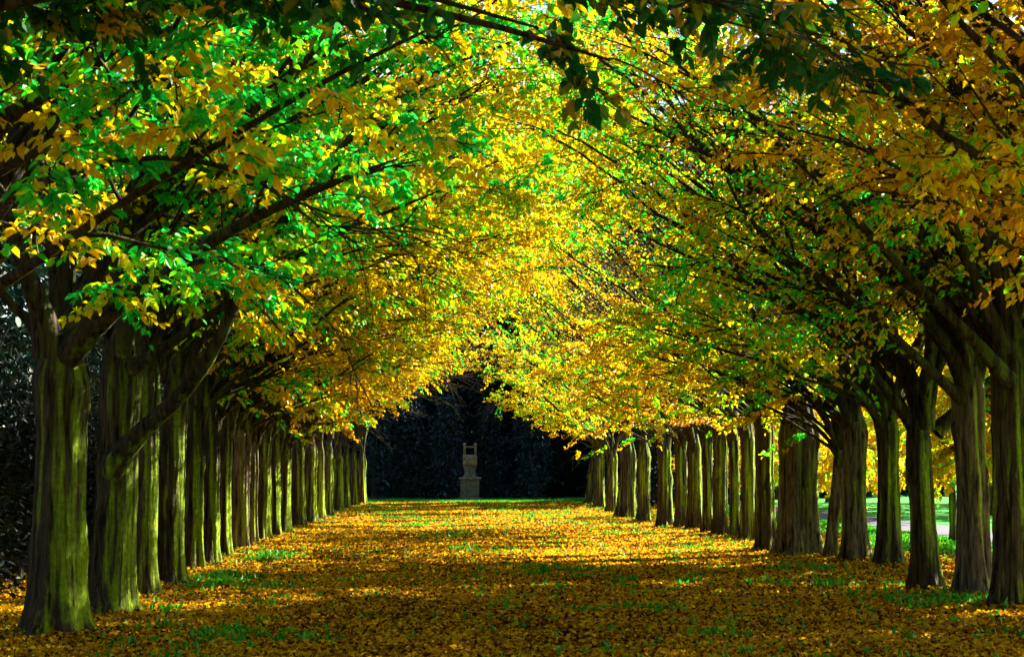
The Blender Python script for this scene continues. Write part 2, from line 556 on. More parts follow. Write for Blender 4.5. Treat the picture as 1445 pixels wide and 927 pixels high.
    if keep is not None:
        ok = keep(p)
        p, ax, nm, ls, lt = p[ok], ax[ok], nm[ok], ls[ok], lt[ok]
    V, Fq = leaf_geo(p, ax, nm, ls)
    return wood, (V, Fq, np.repeat(lt, 2))

def standard_limbs(count, zf, inner=0.72, reach=1.0, low=0.0, spread=0.75, tall=0.0, leaders=2, sprays=0):
    limbs, radii = [], []
    for i in range(count):
        if i < count * inner:
            az = rng.normal(0, spread)
        else:
            az = math.pi + rng.normal(0, 0.8)
        el0 = rng.uniform(0.60, 1.20) - low
        el1 = rng.uniform(0.30, 0.85) + tall * 0.6
        if i >= count * inner:
            el0 += 0.15
            el1 += 0.25
        ln = rng.uniform(5.0, 7.4) * reach
        limbs.append(make_limb(zf + rng.uniform(-0.45, 0.35), az, el0, el1, ln))
        radii.append(rng.choice((0.024, 0.032, 0.042, 0.058)) * rng.uniform(0.9, 1.15))
    for _ in range(sprays):              # thin low boughs hanging over the avenue
        limbs.append(make_limb(zf + rng.uniform(-0.35, 0.0), rng.normal(0, 0.9), rng.uniform(0.50, 0.75), rng.uniform(0.15, 0.5), rng.uniform(2.6, 4.2) * reach))
        radii.append(rng.uniform(0.016, 0.024))
    # one or two leaders going up
    for _ in range(leaders):
        limbs.append(make_limb(zf - 0.1, rng.uniform(-3, 3), rng.uniform(1.1, 1.35), rng.uniform(0.8, 1.2) , rng.uniform(4.5, 6.5) * (1 + tall)))
        radii.append(rng.uniform(0.05, 0.085))
    return limbs, radii

def trunk_mesh(r, zf, lean=(0, 0), seed=0, flute=1.0, flare=1.0, mat=None):
    g = np.random.default_rng(seed)
    nz, k = 54, 76
    z = np.concatenate((np.linspace(-0.15, 0.8, 18)[:-1], np.linspace(0.8, zf - 0.3 + 1.25 * min(2.0, max(1.0, r / 0.17)), nz - 17)))
    th = np.arange(k) * 2 * math.pi / k
    Z, TH = np.meshgrid(z, th, indexing='ij')
    h = np.clip(Z / zf, 0, 1.5)
    rad = r * (1.06 - 0.20 * h + 0.12 * np.exp(-((h - 0.88) / 0.12) ** 2))
    tw = g.uniform(-0.25, 0.25)
    f = np.zeros_like(rad)
    for kk in (2, 3, 4, 5, 7, 9):
        f += g.uniform(0.3, 1.0) * (0.30 / kk ** 0.75) * np.cos(kk * (TH + tw * Z) + g.uniform(0, 6.28) + 0.35 * np.sin(Z * 1.7 + kk))
    groove = np.abs(np.sin(2.5 * TH + g.uniform(0, 6) + tw * Z + 0.5 * np.sin(Z * 1.1)))
    f += 0.30 * (groove ** 0.5 - 0.7)
    g2 = np.abs(np.sin(4.5 * TH + g.uniform(0, 6) + tw * 1.3 * Z + 0.6 * np.sin(Z * 0.9 + 2)))
    f += 0.30 * (g2 ** 0.6 - 0.7) * (0.6 + 0.4 * np.sin(TH * 2 + Z))
    rad = 0.92 * rad * (1 + 0.52 * flute * f)
    root = np.exp(-np.clip(Z + 0.05, 0, 9) / 0.25)
    rc = np.zeros_like(rad)
    nr = int(g.integers(4, 7))
    for q in range(nr):
        a0 = q * 2 * math.pi / nr + g.uniform(-0.3, 0.3)
        dd = np.angle(np.exp(1j * (TH - a0)))
        rc += g.uniform(0.5, 1.1) * np.exp(-(dd / 0.33) ** 2)
    rad += r * flare * root * (0.32 + 0.85 * rc)
    # burrs and old pruning knots
    for q in range(7):
        a0, zz, am, sz = g.uniform(0, 6.28), g.uniform(0.6, zf), g.uniform(0.03, 0.10), g.uniform(0.10, 0.22)
        dd = np.angle(np.exp(1j * (TH - a0))) * r
        d2 = dd ** 2 + (Z - zz) ** 2
        rad += r * 2.2 * am * (np.exp(-d2 / sz ** 2) - 0.9 * np.exp(-d2 / (0.35 * sz) ** 2))
    rad *= 1 + 0.012 * g.normal(size=rad.shape)
    top = np.clip((Z - zf + 0.30) / (1.25 * min(2.0, max(1.0, r / 0.17))), 0, 1)
    rad *= 1 - 0.93 * (top * top * (3 - 2 * top)) ** 0.8
    bx = lean[0] * h + 0.05 * r * np.sin(Z * 1.9 + g.uniform(0, 6))
    by = lean[1] * h + 0.05 * r * np.sin(Z * 1.6 + g.uniform(0, 6))
    V = np.stack([bx + rad * np.cos(TH), by + rad * np.sin(TH), Z], axis=-1).reshape(-1, 3)
    i = np.arange(nz - 1)[:, None] * k + np.arange(k)[None]
    j = np.arange(nz - 1)[:, None] * k + (np.arange(k)[None] + 1) % k
    Fq = np.stack([i, j, j + k, i + k], axis=-1).reshape(-1, 4)
    cap = (np.arange(k) + (nz - 1) * k)[None]
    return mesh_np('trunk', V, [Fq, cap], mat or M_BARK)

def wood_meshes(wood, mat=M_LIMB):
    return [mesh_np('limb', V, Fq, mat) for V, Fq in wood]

def crown_mesh(lv, mat=M_LEAF):
    return mesh_np('crown', lv[0], lv[1], mat, smooth=False, face_attr={'tint': lv[2]})

# ------------------------------------------------------------------ ground
def hash_noise(x, y, f, seed):
    g = np.random.default_rng(seed)
    o = np.zeros_like(x)
    for i in range(5):
        a = g.uniform(0, 6.28)
        k = f * g.uniform(0.6, 1.7)
        o += np.sin(k * (x * math.cos(a) + y * math.sin(a)) + g.uniform(0, 6.28))
    return o / 5

def sstep(a, b, x):
    t = np.clip((x - a) / (b - a), 0, 1)
    return t * t * (3 - 2 * t)

PATH_X0, PATH_X1 = 11.0, 13.2
def height(x, y):
    h = 0.035 * hash_noise(x, y, 1.3, 3) + 0.012 * hash_noise(x, y, 6.0, 4)
    bank = sstep(7.0, 8.0, x) * (1 - sstep(9.6, 10.6, x))
    h = h + bank * (0.10 + 0.22 * hash_noise(x, y, 1.1, 8) - 0.10)
    off = sstep(13.8, 16.0, x)
    h = h + off * 0.15 * hash_noise(x, y, 0.5, 9)
    for bx, by, br in BASES:
        d = np.sqrt((x - bx) ** 2 + (y - by) ** 2)
        h = h + 0.05 * np.exp(-(np.maximum(d - br, 0) / 0.28) ** 2)
    flat = sstep(10.2, 10.8, x) * (1 - sstep(13.4, 13.9, x))
    h = h * (1 - flat)
    far = np.maximum(np.abs(x), np.abs(y - 40)) > 110
    return np.where(far, 0.0, h)

def lawn_cover(x, y):
    l = np.full_like(x, 0.20)
    l = np.maximum(l, 0.42 * np.exp(-((x - 5.0) / 1.6) ** 2 - ((y - 21.0) / 5.0) ** 2))
    l = np.maximum(l, 0.40 * np.exp(-((x - 3.0) / 2.0) ** 2 - ((y - 23.5) / 1.2) ** 2))
    l = np.maximum(l, 0.42 * np.exp(-((x + 3.3) / 0.9) ** 2 - ((y - 24.0) / 2.5) ** 2))
    l = np.maximum(l, 0.40 * np.exp(-((x + 3.2) / 0.7) ** 2 - ((y - 30.0) / 3.0) ** 2))
    l = np.maximum(l, 0.33 * np.exp(-((x - 2.5) / 2.5) ** 2 - ((y - 34.0) / 2.0) ** 2))
    l = np.maximum(l, 0.75 * sstep(7.5, 9.5, x))
    l = np.maximum(l, 0.9 * sstep(13.3, 14.0, x))
    l = np.maximum(l, 0.95 * sstep(76.5, 78.5, y))
    return l

BASES = []

# ------------------------------------------------------------------ avenue trees
def local_poly(pts, loc, rz, n=14):
    """pixel + distance control points of a limb -> tree-local centre line"""
    W = np.array([at(*p) for p in pts]) - np.array((loc[0], loc[1], 0.0))
    c, s = math.cos(-rz), math.sin(-rz)
    L = np.stack([W[:, 0] * c - W[:, 1] * s, W[:, 0] * s + W[:, 1] * c, W[:, 2]], -1)
    return resample(L, n)

def keeper(loc, rz, dmin=6.0, base=2.2, slope=0.5, top=4.0):
    c, s = math.cos(rz), math.sin(rz)
    def f(p):
        vault = p[:, 2] > base + slope * np.clip(p[:, 0] - 1.0, 0, top) + 0.25 * np.sin(p[:, 0] * 3.1 + p[:, 1] * 2.3)
        wx = p[:, 0] * c - p[:, 1] * s + loc[0]
        wy = p[:, 0] * s + p[:, 1] * c + loc[1]
        d = np.sqrt(wx ** 2 + wy ** 2 + (p[:, 2] - 1.55) ** 2)
        return ((d > dmin) | (wy < 0.5)) & vault
    return f

class Variant:
    pass
def variant(limbs, radii, **kw):
    v = Variant()
    wood, lv = grow(limbs, radii, **kw)
    v.limbs = wood_meshes(wood)
    v.crown = crown_mesh(lv)
    return v

ZF = 2.5
def arch(p):
    # the crowns meet over the avenue in a clear vault
    return p[:, 2] > 1.75 + 0.63 * np.clip(p[:, 0], 0, 4.6) + 0.35 * np.sin(p[:, 0] * 2.3 + p[:, 1] * 1.9) * np.sin(p[:, 1] * 2.7 + 1)
def arch_open(p):
    lo = 6.8 - 0.708 * p[:, 0]
    glade = (p[:, 2] > lo) & (p[:, 2] < lo + 2.3) & (rng.random(len(p)) < 0.95)
    return arch(p) & ~((p[:, 0] < 1.0) & (p[:, 2] < 6.0) & (p[:, 2] > 3.8)) & ~glade
VAR = {}
for k in range(3):
    VAR['full%d' % k] = variant(*standard_limbs(12, ZF, inner=0.78, low=0.0, sprays=6), dens=1.0, leaf=0.090, keep=arch)
for k in range(3):
    VAR['open%d' % k] = variant(*standard_limbs(9, ZF, inner=1.0, reach=1.0, spread=0.65, leaders=1, tall=0.2, sprays=5), dens=2.4, leaf=0.076, nt=3, keep=arch_open)
for k in range(2):
    VAR['tall%d' % k] = variant(*standard_limbs(13, ZF, inner=0.6, reach=1.1, tall=0.35, low=-0.15), dens=1.1, leaf=0.105, keep=arch)
for k in range(2):
    VAR['slim%d' % k] = variant(*standard_limbs(5, ZF, inner=1.0, reach=1.0, spread=0.5, leaders=1, sprays=4), dens=2.3, leaf=0.076, nt=4, keep=arch_open)
    VAR['over%d' % k] = variant(*standard_limbs(9, ZF, inner=0.9, reach=1.1, tall=0.45, spread=0.6, leaders=3), dens=1.4, leaf=0.10, nt=4, keep=arch_open)
VAR['young0'] = variant(*standard_limbs(13, 1.7, inner=0.5, reach=0.40, low=0.75, spread=1.4, leaders=1, tall=-0.5), dens=1.0, leaf=0.095, nb=16, blen=0.9, tlen=0.5, droop=0.6)

ROWS = {'left': 'hornbeams in the left row of the avenue', 'right': 'hornbeams in the right row of the avenue'}
def avenue_tree(side, base, wpx, label, var, zf=None, sz=1.0, leaf_mat=None, lean=(0, 0), mat=None, green=0.0, seed=0, jit=None, flute=1.0, flare=1.0):
    g = ground_at(*base) if len(base) == 2 else np.array(base)
    dist = g[1]
    r = 0.5 * wpx * dist / F * (0.88 if side == 'right' and dist > 25 else 0.93)
    rz = (0.0 if side == 'left' else math.pi) + (random.uniform(-0.35, 0.35) if jit is None else jit)
    t = thing('hornbeam_tree', label, 'tree', (g[0], g[1], 0.0), rz, ROWS[side])
    zf = zf or random.uniform(2.3, 2.6)
    tm = trunk_mesh(r, zf, (lean[0] * (1 if side == 'left' else -1), lean[1]), seed, flute, flare, mat)
    link('trunk', tm, t)
    if isinstance(var, str):
        v = VAR[var]
        sx = random.uniform(0.92, 1.1)
        for lm in v.limbs:
            o = link('limb', lm, t, (lean[0] * (1 if side == 'left' else -1), lean[1], zf - ZF))
            o.scale = (sx, sx, sz)
        o = link('crown', v.crown, t, (lean[0] * (1 if side == 'left' else -1), lean[1], zf - ZF))
        o.scale = (sx, sx, sz)
        o['green_share'] = float(green)
    else:
        wood, lv = var(np.array((g[0], g[1])), rz, zf)
        for lm in wood_meshes(wood):
            link('limb', lm, t)
        o = link('crown', crown_mesh(lv, leaf_mat or M_LEAF), t)
        o['green_share'] = float(green)
    BASES.append((g[0], g[1], r))
    return t

# --- near trees with limbs of their own
def near_var(custom, rad, n_std, seed_kw, vault=(2.2, 0.5, 4.0), **kw):
    def f(loc, rz, zf):
        limbs, radii = standard_limbs(n_std, zf, **seed_kw)
        cl = [local_poly(p, loc, rz) for p in custom]
        return grow(cl + limbs, list(rad) + radii, keep=keeper(loc, rz, 6.0, *vault), **kw)
    return f

L0_limbs = [[(-40, 235, 12.3), (0, 165, 11.6), (110, 110, 10.8), (180, 55, 10.2), (245, -5, 9.7), (330, -70, 9.2)],
            [(-30, 420, 12.2), (30, 385, 11.8), (165, 290, 11.0), (330, 190, 10.2), (500, 90, 9.6), (620, 35, 9.0)],
            [(-40, 260, 12.0), (150, 160, 11.0), (215, 110, 10.4), (245, 40, 9.8), (285, -40, 9.4)],
            [(-60, 330, 12.2), (60, 255, 11.0), (210, 215, 9.9), (360, 240, 9.0), (450, 320, 8.4)]]
L1_limbs = [[(72, 500, 15.5), (60, 440, 15.4), (35, 380, 15.2), (10, 300, 15.0), (-30, 200, 14.6)],
            [(95, 500, 15.5), (150, 440, 15.2), (230, 385, 14.8), (330, 320, 14.0), (450, 265, 13.2), (560, 225, 12.4)],
            [(90, 490, 15.6), (120, 400, 15.8), (190, 300, 16.0), (300, 200, 16.0), (420, 110, 16.0)],
            [(95, 480, 15.6), (200, 395, 14.6), (300, 360, 13.2), (390, 380, 12.2), (440, 430, 11.6)]]
L2_limbs = [[(152, 665, 17.98), (168, 636, 17.92), (192, 608, 17.85), (240, 578, 17.6), (290, 520, 17.2), (325, 455, 17.0), (355, 360, 17.0), (420, 280, 17.0), (520, 200, 17.2)],
            [(165, 500, 17.9), (190, 420, 17.8), (260, 330, 17.8), (380, 240, 17.8)],
            [(185, 520, 17.8), (250, 480, 17.5), (330, 420, 17.3), (470, 330, 17.0), (620, 270, 16.8)]]
R0_limbs = [[(1520, 330, 15.6), (1400, 240, 15.0), (1290, 160, 14.2), (1180, 90, 13.2), (1060, 40, 12.4)],
            [(1540, 400, 15.6), (1440, 290, 15.4), (1340, 120, 15.0), (1260, -20, 14.6)],
            [(1530, 430, 15.5), (1430, 330, 14.8), (1330, 280, 13.8), (1230, 270, 12.8)]]
R1_limbs = [[(1425, 540, 18.4), (1380, 480, 18.2), (1290, 400, 18.0), (1200, 300, 17.6), (1120, 220, 17.0), (1020, 140, 16.4)],
            [(1420, 500, 18.4), (1370, 380, 18.4), (1310, 240, 18.2), (1240, 90, 18.0), (1190, -20, 17.6)],
            [(1430, 480, 18.4), (1400, 330, 18.4), (1385, 180, 18.4), (1350, 20, 18.4)]]
R2_limbs = [[(1370, 575, 20.2), (1320, 530, 20.0), (1270, 480, 19.6), (1180, 405, 19.0), (1090, 350, 18.4), (1030, 280, 18.0), (1005, 200, 17.6)],
            [(1365, 530, 20.2), (1300, 430, 20.0), (1230, 330, 19.8), (1170, 250, 19.6), (1060, 180, 19.2)],
            [(1375, 520, 20.2), (1350, 400, 20.4), (1320, 280, 20.4), (1300, 150, 20.4)]]
R3_limbs = [[(1300, 620, 21.4), (1262, 560, 21.2), (1200, 490, 21.0), (1120, 430, 20.6), (1010, 380, 20.0), (900, 330, 19.5)],
            [(1305, 600, 21.4), (1260, 480, 21.4), (1190, 380, 21.2), (1130, 260, 21.0), (1060, 130, 21.0)],
            [(1320, 610, 21.4), (1370, 560, 21.4), (1430, 510, 21.4)]]

near_kw = dict(leaf=0.088, nb=10, nt=6, nl=26, spread=0.95, blen=1.3, tlen=0.6)
near_kw_right = dict(leaf=0.074, nb=11, nt=6, nl=15, spread=0.95, blen=1.5, tlen=0.6, vault=(2.0, 0.62, 4.6))
avenue_tree('left', (-3.75, 12.3, 0), 120, 'tree just beyond the left edge whose dark limbs reach across the top left corner',
            near_var(L0_limbs, (0.06, 0.032, 0.035, 0.02), 10, dict(inner=0.6, low=-0.2, tall=0.15), **near_kw), zf=2.7, jit=0, green=0.28, seed=100)
avenue_tree('left', (80, 898), 80, 'nearest tree of the left row, burred dark trunk with mossy right edge and splayed roots',
            near_var(L1_limbs, (0.10, 0.085, 0.07, 0.035), 9, dict(inner=0.7, low=-0.1, tall=0.1), **near_kw), zf=2.62, jit=0, green=0.36, seed=101, flute=0.75)
avenue_tree('left', (152, 870), 62, 'second tree of the left row, with a thick low limb bowed over the avenue',
            near_var(L2_limbs, (0.095, 0.08, 0.05), 10, dict(inner=0.75, low=-0.1, tall=0.1), **near_kw), zf=2.75, jit=0, lean=(0.12, 0), green=0.26, seed=102)

LEFT = [
 ((201, 845), 41, 'third tree of the left row, tall straight smooth dark trunk with one bright green edge', 'full0', 0.23, 1.0, None, (0, 0), 2.9),
 ((242, 829), 40, 'fourth tree of the left row, broad trunk with green and gold streaks', 'full1', 0.21, 1.0, None, (0, 0), 2.8),
 ((272, 808), 27, 'fifth tree of the left row, slim dark crooked trunk before a bright fluted one', 'full2', 0.19, 1.3, None, (0, 0), 2.6),
 ((296, 800), 27, 'sixth tree of the left row, pale lime lit trunk with deep vertical flutes', 'full0', 0.26, 1.4, None, (0, 0), 2.5),
 ((317, 787), 18, 'seventh tree of the left row, narrow half lit trunk before the brightest pair', 'full1', 0.21, 1.0, None, (0, 0), 2.5),
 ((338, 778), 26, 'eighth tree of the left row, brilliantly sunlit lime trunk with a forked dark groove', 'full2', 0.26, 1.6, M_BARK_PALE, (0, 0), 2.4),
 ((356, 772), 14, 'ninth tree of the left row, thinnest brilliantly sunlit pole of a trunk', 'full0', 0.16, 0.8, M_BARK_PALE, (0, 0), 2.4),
 ((371, 764), 21, 'tenth tree of the left row, ochre trunk standing right of the brightest thin one', 'full1', 0.11, 1.0, None, (0, 0), 2.4),
 ((387, 759), 16, 'eleventh tree of the left row, ochre trunk with a dark left half', 'full2', 0.11, 1.0, None, (0, 0), 2.35),
 ((402, 754), 17, 'twelfth tree of the left row, yellow brown trunk with a narrow base', 'full0', 0.11, 1.0, None, (0, 0), 2.3),
 ((420, 746), 22, 'thirteenth tree of the left row, lime lit trunk widening to a skirted base', 'full1', 0.16, 1.5, None, (0, 0), 2.3),
 ((438, 739), 17, 'fourteenth tree of the left row, split trunk with one dark and one lit stem', 'tall0', 0.06, 1.2, None, (0, 0), 2.25),
 ((451, 734), 14, 'fifteenth tree of the left row, dull gold trunk behind the split one', 'tall0', 0.04, 1.0, None, (0, 0), 2.2),
 ((463, 729), 16, 'sixteenth tree of the left row, last green lit trunk before the shade', 'tall1', 0.08, 1.0, None, (0, 0), 2.2),
 ((477, 722), 15, 'seventeenth tree of the left row, first of the dark trunks in the far shade', 'tall0', 0.11, 1.0, None, (0, 0), 2.1),
 ((488, 718), 12, 'eighteenth tree of the left row, dark trunk third from its far end', 'tall0', 0.16, 1.0, None, (0, 0), 2.1),
 ((499, 714.5), 12, 'nineteenth tree of the left row, dark trunk next to its far end', 'tall1', 0.16, 1.0, None, (0, 0), 2.1),
 ((511, 711.5), 11, 'last tree at the far end of the left row, dark against the blue black wood', 'tall0', 0.21, 1.0, None, (0, 0), 2.1),
]
for q, (b, wd, lab, var, gr, fl, mt, ln, zf) in enumerate(LEFT):
    avenue_tree('left', b, wd, lab, var, zf=zf, sz=1.3 if var[:4] == 'tall' else 1.0, green=gr, seed=200 + q, flute=fl, mat=mt, lean=ln)

avenue_tree('right', (6.0, 15.6, 0), 110, 'tree just beyond the right edge with dark limbs slanting through the top right corner',
            near_var(R0_limbs, (0.055, 0.06, 0.035), 12, dict(inner=0.55, tall=0.0, leaders=0), **near_kw_right), zf=2.7, jit=math.pi * 0, green=0.0, seed=300)
avenue_tree('right', (1432, 862), 56, 'nearest tree of the right row, black trunk with spreading root at right edge',
            near_var(R1_limbs, (0.06, 0.075, 0.08), 14, dict(inner=0.6, tall=0.0, leaders=0), **near_kw_right), zf=2.9, jit=0, green=0.02, seed=301, flare=1.3)
avenue_tree('right', (1376, 846), 46, 'second tree of the right row, straight dark trunk with pale ridged right edge',
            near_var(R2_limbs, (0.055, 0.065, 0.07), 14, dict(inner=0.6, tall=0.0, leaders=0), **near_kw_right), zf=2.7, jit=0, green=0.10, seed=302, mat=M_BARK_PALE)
avenue_tree('right', (1307, 836), 40, 'third tree of the right row, dark trunk forking low with ivy at its foot',
            near_var(R3_limbs, (0.06, 0.065, 0.07), 13, dict(inner=0.65), **near_kw_right), zf=2.15, jit=0, green=0.18, seed=303, lean=(-0.08, 0))
RIGHT = [
 ((1256, 803), 37, 'fourth tree of the right row, brown trunk with green gold ridges and many upright limbs', 'full1', 0.32, 1.2, None, (0, 0), 2.45),
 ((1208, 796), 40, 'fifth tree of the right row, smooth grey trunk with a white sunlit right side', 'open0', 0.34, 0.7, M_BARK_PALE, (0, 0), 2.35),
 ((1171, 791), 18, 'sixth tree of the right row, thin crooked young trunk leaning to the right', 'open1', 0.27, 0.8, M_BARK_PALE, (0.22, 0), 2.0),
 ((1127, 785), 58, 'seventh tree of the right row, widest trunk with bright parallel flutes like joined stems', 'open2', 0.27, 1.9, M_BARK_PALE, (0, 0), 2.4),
 ((1081, 779), 31, 'eighth tree of the right row, dark trunk with a gold right half and flared foot', 'open0', 0.22, 1.0, None, (0, 0), 2.5),
 ((1056, 766), 24, 'ninth tree of the right row, slim trunk with a white hot right edge', 'slim0', 0.17, 1.0, None, (0, 0), 2.4),
 ((1037, 761), 17, 'tenth tree of the right row, plain dark brown trunk left of the white edged one', 'slim0', 0.14, 1.0, None, (0, 0), 2.4),
 ((1018, 757), 22, 'eleventh tree of the right row, dark trunk with a lime right edge and curving foot', 'open0', 0.17, 1.2, None, (0, 0), 2.4),
 ((999, 753), 18, 'twelfth tree of the right row, brown trunk between two lime edged ones', 'slim1', 0.17, 1.0, None, (0, 0), 2.3),
 ((981, 749), 22, 'thirteenth tree of the right row, trunk with several bright yellow green ribs', 'open2', 0.17, 1.5, None, (0, 0), 2.3),
 ((962, 747), 20, 'fourteenth tree of the right row, green tinged trunk leaning in with a sloping limb', 'slim1', 0.14, 1.0, None, (0, 0), 2.2),
 ((938, 745), 23, 'fifteenth tree of the right row, dark trunk dotted with small yellow shoots', 'open1', 0.22, 1.0, None, (0, 0), 2.2),
 ((909, 738), 20, 'sixteenth tree of the right row, dark trunk with a faint green edge', 'over0', 0.22, 1.0, None, (0, 0), 2.2),
 ((886, 732), 27, 'seventeenth tree of the right row, broad dark ribbed trunk in the far shade', 'over1', 0.27, 1.3, None, (0, 0), 2.2),
 ((864, 724), 18, 'eighteenth tree of the right row, shaded dark trunk third from its far end', 'full2', 0.27, 1.0, None, (0, 0), 2.1),
 ((847, 718), 15, 'nineteenth tree of the right row, shaded dark trunk next to its far end', 'tall1', 0.27, 1.0, None, (0, 0), 2.1),
 ((831, 713), 13, 'last tree at the far end of the right row, leaning black trunk', 'tall0', 0.30, 1.0, None, (0.25, 0), 2.1),
]
for q, (b, wd, lab, var, gr, fl, mt, ln, zf) in enumerate(RIGHT):
    avenue_tree('right', b, wd, lab, var, zf=zf, sz=1.35 if var[:4] in ('tall', 'over') and q > 3 else 1.0, green=gr, seed=400 + q, flute=fl, mat=mt, lean=ln)

# two more trees of the avenue beside the camera: their boughs hang into the top of the picture
LN_limbs = [[(-900, 330, 9.4), (-300, 90, 8.9), (150, -40, 8.4), (480, -20, 8.0), (700, 30, 7.7), (860, 85, 7.5)],
            [(-900, 330, 9.4), (-350, 60, 9.2), (100, -80, 8.9), (420, -50, 8.6), (640, 0, 8.4), (760, 40, 8.3)],
            [(-900, 330, 9.4), (-300, 40, 9.4), (200, -90, 9.6), (600, -60, 9.8), (900, -10, 10.0), (1060, 40, 10.2)],
            [(-900, 330, 9.4), (-200, 20, 9.2), (250, -60, 9.0), (550, -90, 8.7), (800, -60, 8.4), (1010, 0, 8.2), (1150, 50, 8.0)]]
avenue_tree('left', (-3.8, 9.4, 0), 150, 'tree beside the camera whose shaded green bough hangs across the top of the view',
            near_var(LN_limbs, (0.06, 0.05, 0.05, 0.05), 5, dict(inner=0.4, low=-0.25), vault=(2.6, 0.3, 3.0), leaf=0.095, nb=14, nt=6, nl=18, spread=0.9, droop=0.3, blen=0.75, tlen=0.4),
            zf=2.7, jit=0, green=0.45, leaf_mat=M_LEAF_SHADED, seed=500)
BESIDE = [('right', 5.9, 12.8, 'first'), ('right', 6.0, 10.0, 'second'), ('right', 5.9, 7.3, 'third'), ('right', 6.1, 4.4, 'fourth'),
          ('left', -3.8, 6.4, 'second'), ('left', -3.9, 3.6, 'third'), ('left', -3.8, 0.6, 'fourth')]
for q, (sd, xx, yy, wd) in enumerate(BESIDE):  # unseen rest of both rows, crown heights chosen to shade the near end
    avenue_tree(sd, (xx, yy, 0), 0.5 * F / yy, '%s row tree out of frame beside the camera, %s back from the picture edge' % (sd, wd),
                'full1' if q == 0 else 'tall%d' % (q % 2), zf=2.6, sz=1.3 if sd == 'right' and q == 1 else 1.0, green=0.05, seed=520 + q)

# ------------------------------------------------------------------ ground sheet, path, litter
gx = np.concatenate((np.array([-1500, -700, -300, -150, -80, -45]), np.linspace(-26, -10, 14), np.arange(-9.4, 15.01, 0.22),
                     np.linspace(16.5, 34, 14), np.array([50, 90, 160, 320, 700, 1500])))
gy = np.concatenate((np.array([-600, -200, -80, -30, -10, 0, 6]), np.arange(10, 50, 0.25), np.arange(50, 92, 0.5), np.linspace(94, 125, 16),
                     np.array([150, 200, 320, 700, 1600, 2500])))
X, Y = np.meshgrid(gx, gy, indexing='ij')
V = np.stack([X, Y, height(X, Y)], -1).reshape(-1, 3)
ny = len(gy)
i = np.arange(len(gx) - 1)[:, None] * ny + np.arange(ny - 1)[None]
Fq = np.stack([i, i + ny, i + ny + 1, i + 1], -1).reshape(-1, 4)
ground = link('ground', mesh_np('ground', V, Fq, M_GROUND, vert_attr={'lawn': lawn_cover(X, Y).ravel()}))
ground['kind'] = 'structure'

py_ = np.arange(20, 118, 1.0)
px_ = np.linspace(0, 1, 5)
PX, PY = np.meshgrid(px_, py_, indexing='ij')
wob = 0.12 * np.sin(PY * 0.31) + 0.08 * np.sin(PY * 0.83 + 1)
V = np.stack([PATH_X0 + (PATH_X1 - PATH_X0) * PX + wob * (1 - 2 * PX) * 0.7, PY, 0.012 + 0.02 * np.sin(PX * math.pi)], -1).reshape(-1, 3)
n_ = len(py_)
i = np.arange(4)[:, None] * n_ + np.arange(n_ - 1)[None]
path = link('path', mesh_np('path', V, np.stack([i, i + n_, i + n_ + 1, i + 1], -1).reshape(-1, 4), M_PATH))
path['kind'] = 'structure'

# fallen leaves: a carpet nobody could count
def scatter(y0, y1, per_m2, x0=-9.0, x1=9.8):
    n = int((y1 - y0) * (x1 - x0) * per_m2)
    y = rng.uniform(y0, y1, n)
    x = rng.uniform(x0, x1, n)
    ok = (x > -0.285 * y - 0.4) & (x < 0.34 * y + 0.4)
    return x[ok], y[ok]
xs, ys = zip(scatter(12.3, 20, 1500), scatter(20, 30, 1000), scatter(30, 46, 480), scatter(46, 78, 150))
x = np.concatenate(xs); y = np.concatenate(ys)
pk = np.where(lawn_cover(x, y) > 0.3, 0.45, 1.0)
ok = rng.random(len(x)) < pk
x, y = x[ok], y[ok]
n = len(x)
z = height(x, y) + rng.uniform(0.006, 0.045, n)
az = rng.uniform(0, 6.283, n)
nm = unit(np.array([0, 0, 1.0]) + rng.normal(size=(n, 3)) * 0.55)
ax = np.stack([np.cos(az), np.sin(az), rng.normal(0, 0.3, n)], -1)
V, Fq = leaf_geo(np.stack([x, y, z], -1), ax, nm, rng.uniform(0.026, 0.058, n) * (1 + 0.012 * (y - 12)), fold=0.22, droop=0.15)
tint = np.clip(0.43 + 0.10 * hash_noise(x, y, 0.9, 21) + 0.14 * hash_noise(x, y, 2.6, 22) + rng.normal(0, 0.33, n), 0, 1)
litter = link('fallen_leaves', mesh_np('fallen_leaves', V, Fq, M_LITTER, smooth=False, face_attr={'tint': np.repeat(tint, 2)}))
litter['kind'] = 'stuff'
litter['label'] = 'golden brown carpet of fallen leaves along the avenue'
litter['category'] = 'leaves'

# grass and seedlings pushing through the leaves
x = rng.uniform(-6, 10.5, 220000); y = rng.uniform(13, 80, 220000)
lc = lawn_cover(x, y) + 0.35 * hash_noise(x, y, 1.6, 33) + 0.22 * hash_noise(x, y, 4.5, 34)
ok = (rng.random(len(x)) < np.clip((lc - 0.35) * 1.7, 0.010, 1)) & (x > -0.285 * y) & (x < 0.33 * y)
x, y = x[ok], y[ok]
x = np.repeat(x, 6) + rng.normal(0, 0.09, len(x) * 6); y = np.repeat(y, 6) + rng.normal(0, 0.09, len(y) * 6)
n = len(x)
ax = unit(np.stack([rng.normal(0, 0.55, n), rng.normal(0, 0.55, n), np.ones(n)], -1))
V, Fq = leaf_geo(np.stack([x, y, height(x, y) - 0.005], -1), ax, rand_unit(n), rng.uniform(0.05, 0.13, n), width=0.34, fold=0.1, droop=0.2)
grass = link('grass', mesh_np('grass', V, Fq, M_GRASS, smooth=False, face_attr={'tint': np.repeat(rng.random(n), 2)}))
grass['kind'] = 'stuff'
grass['label'] = 'bright green grass tufts coming up through the fallen leaves'
grass['category'] = 'grass'

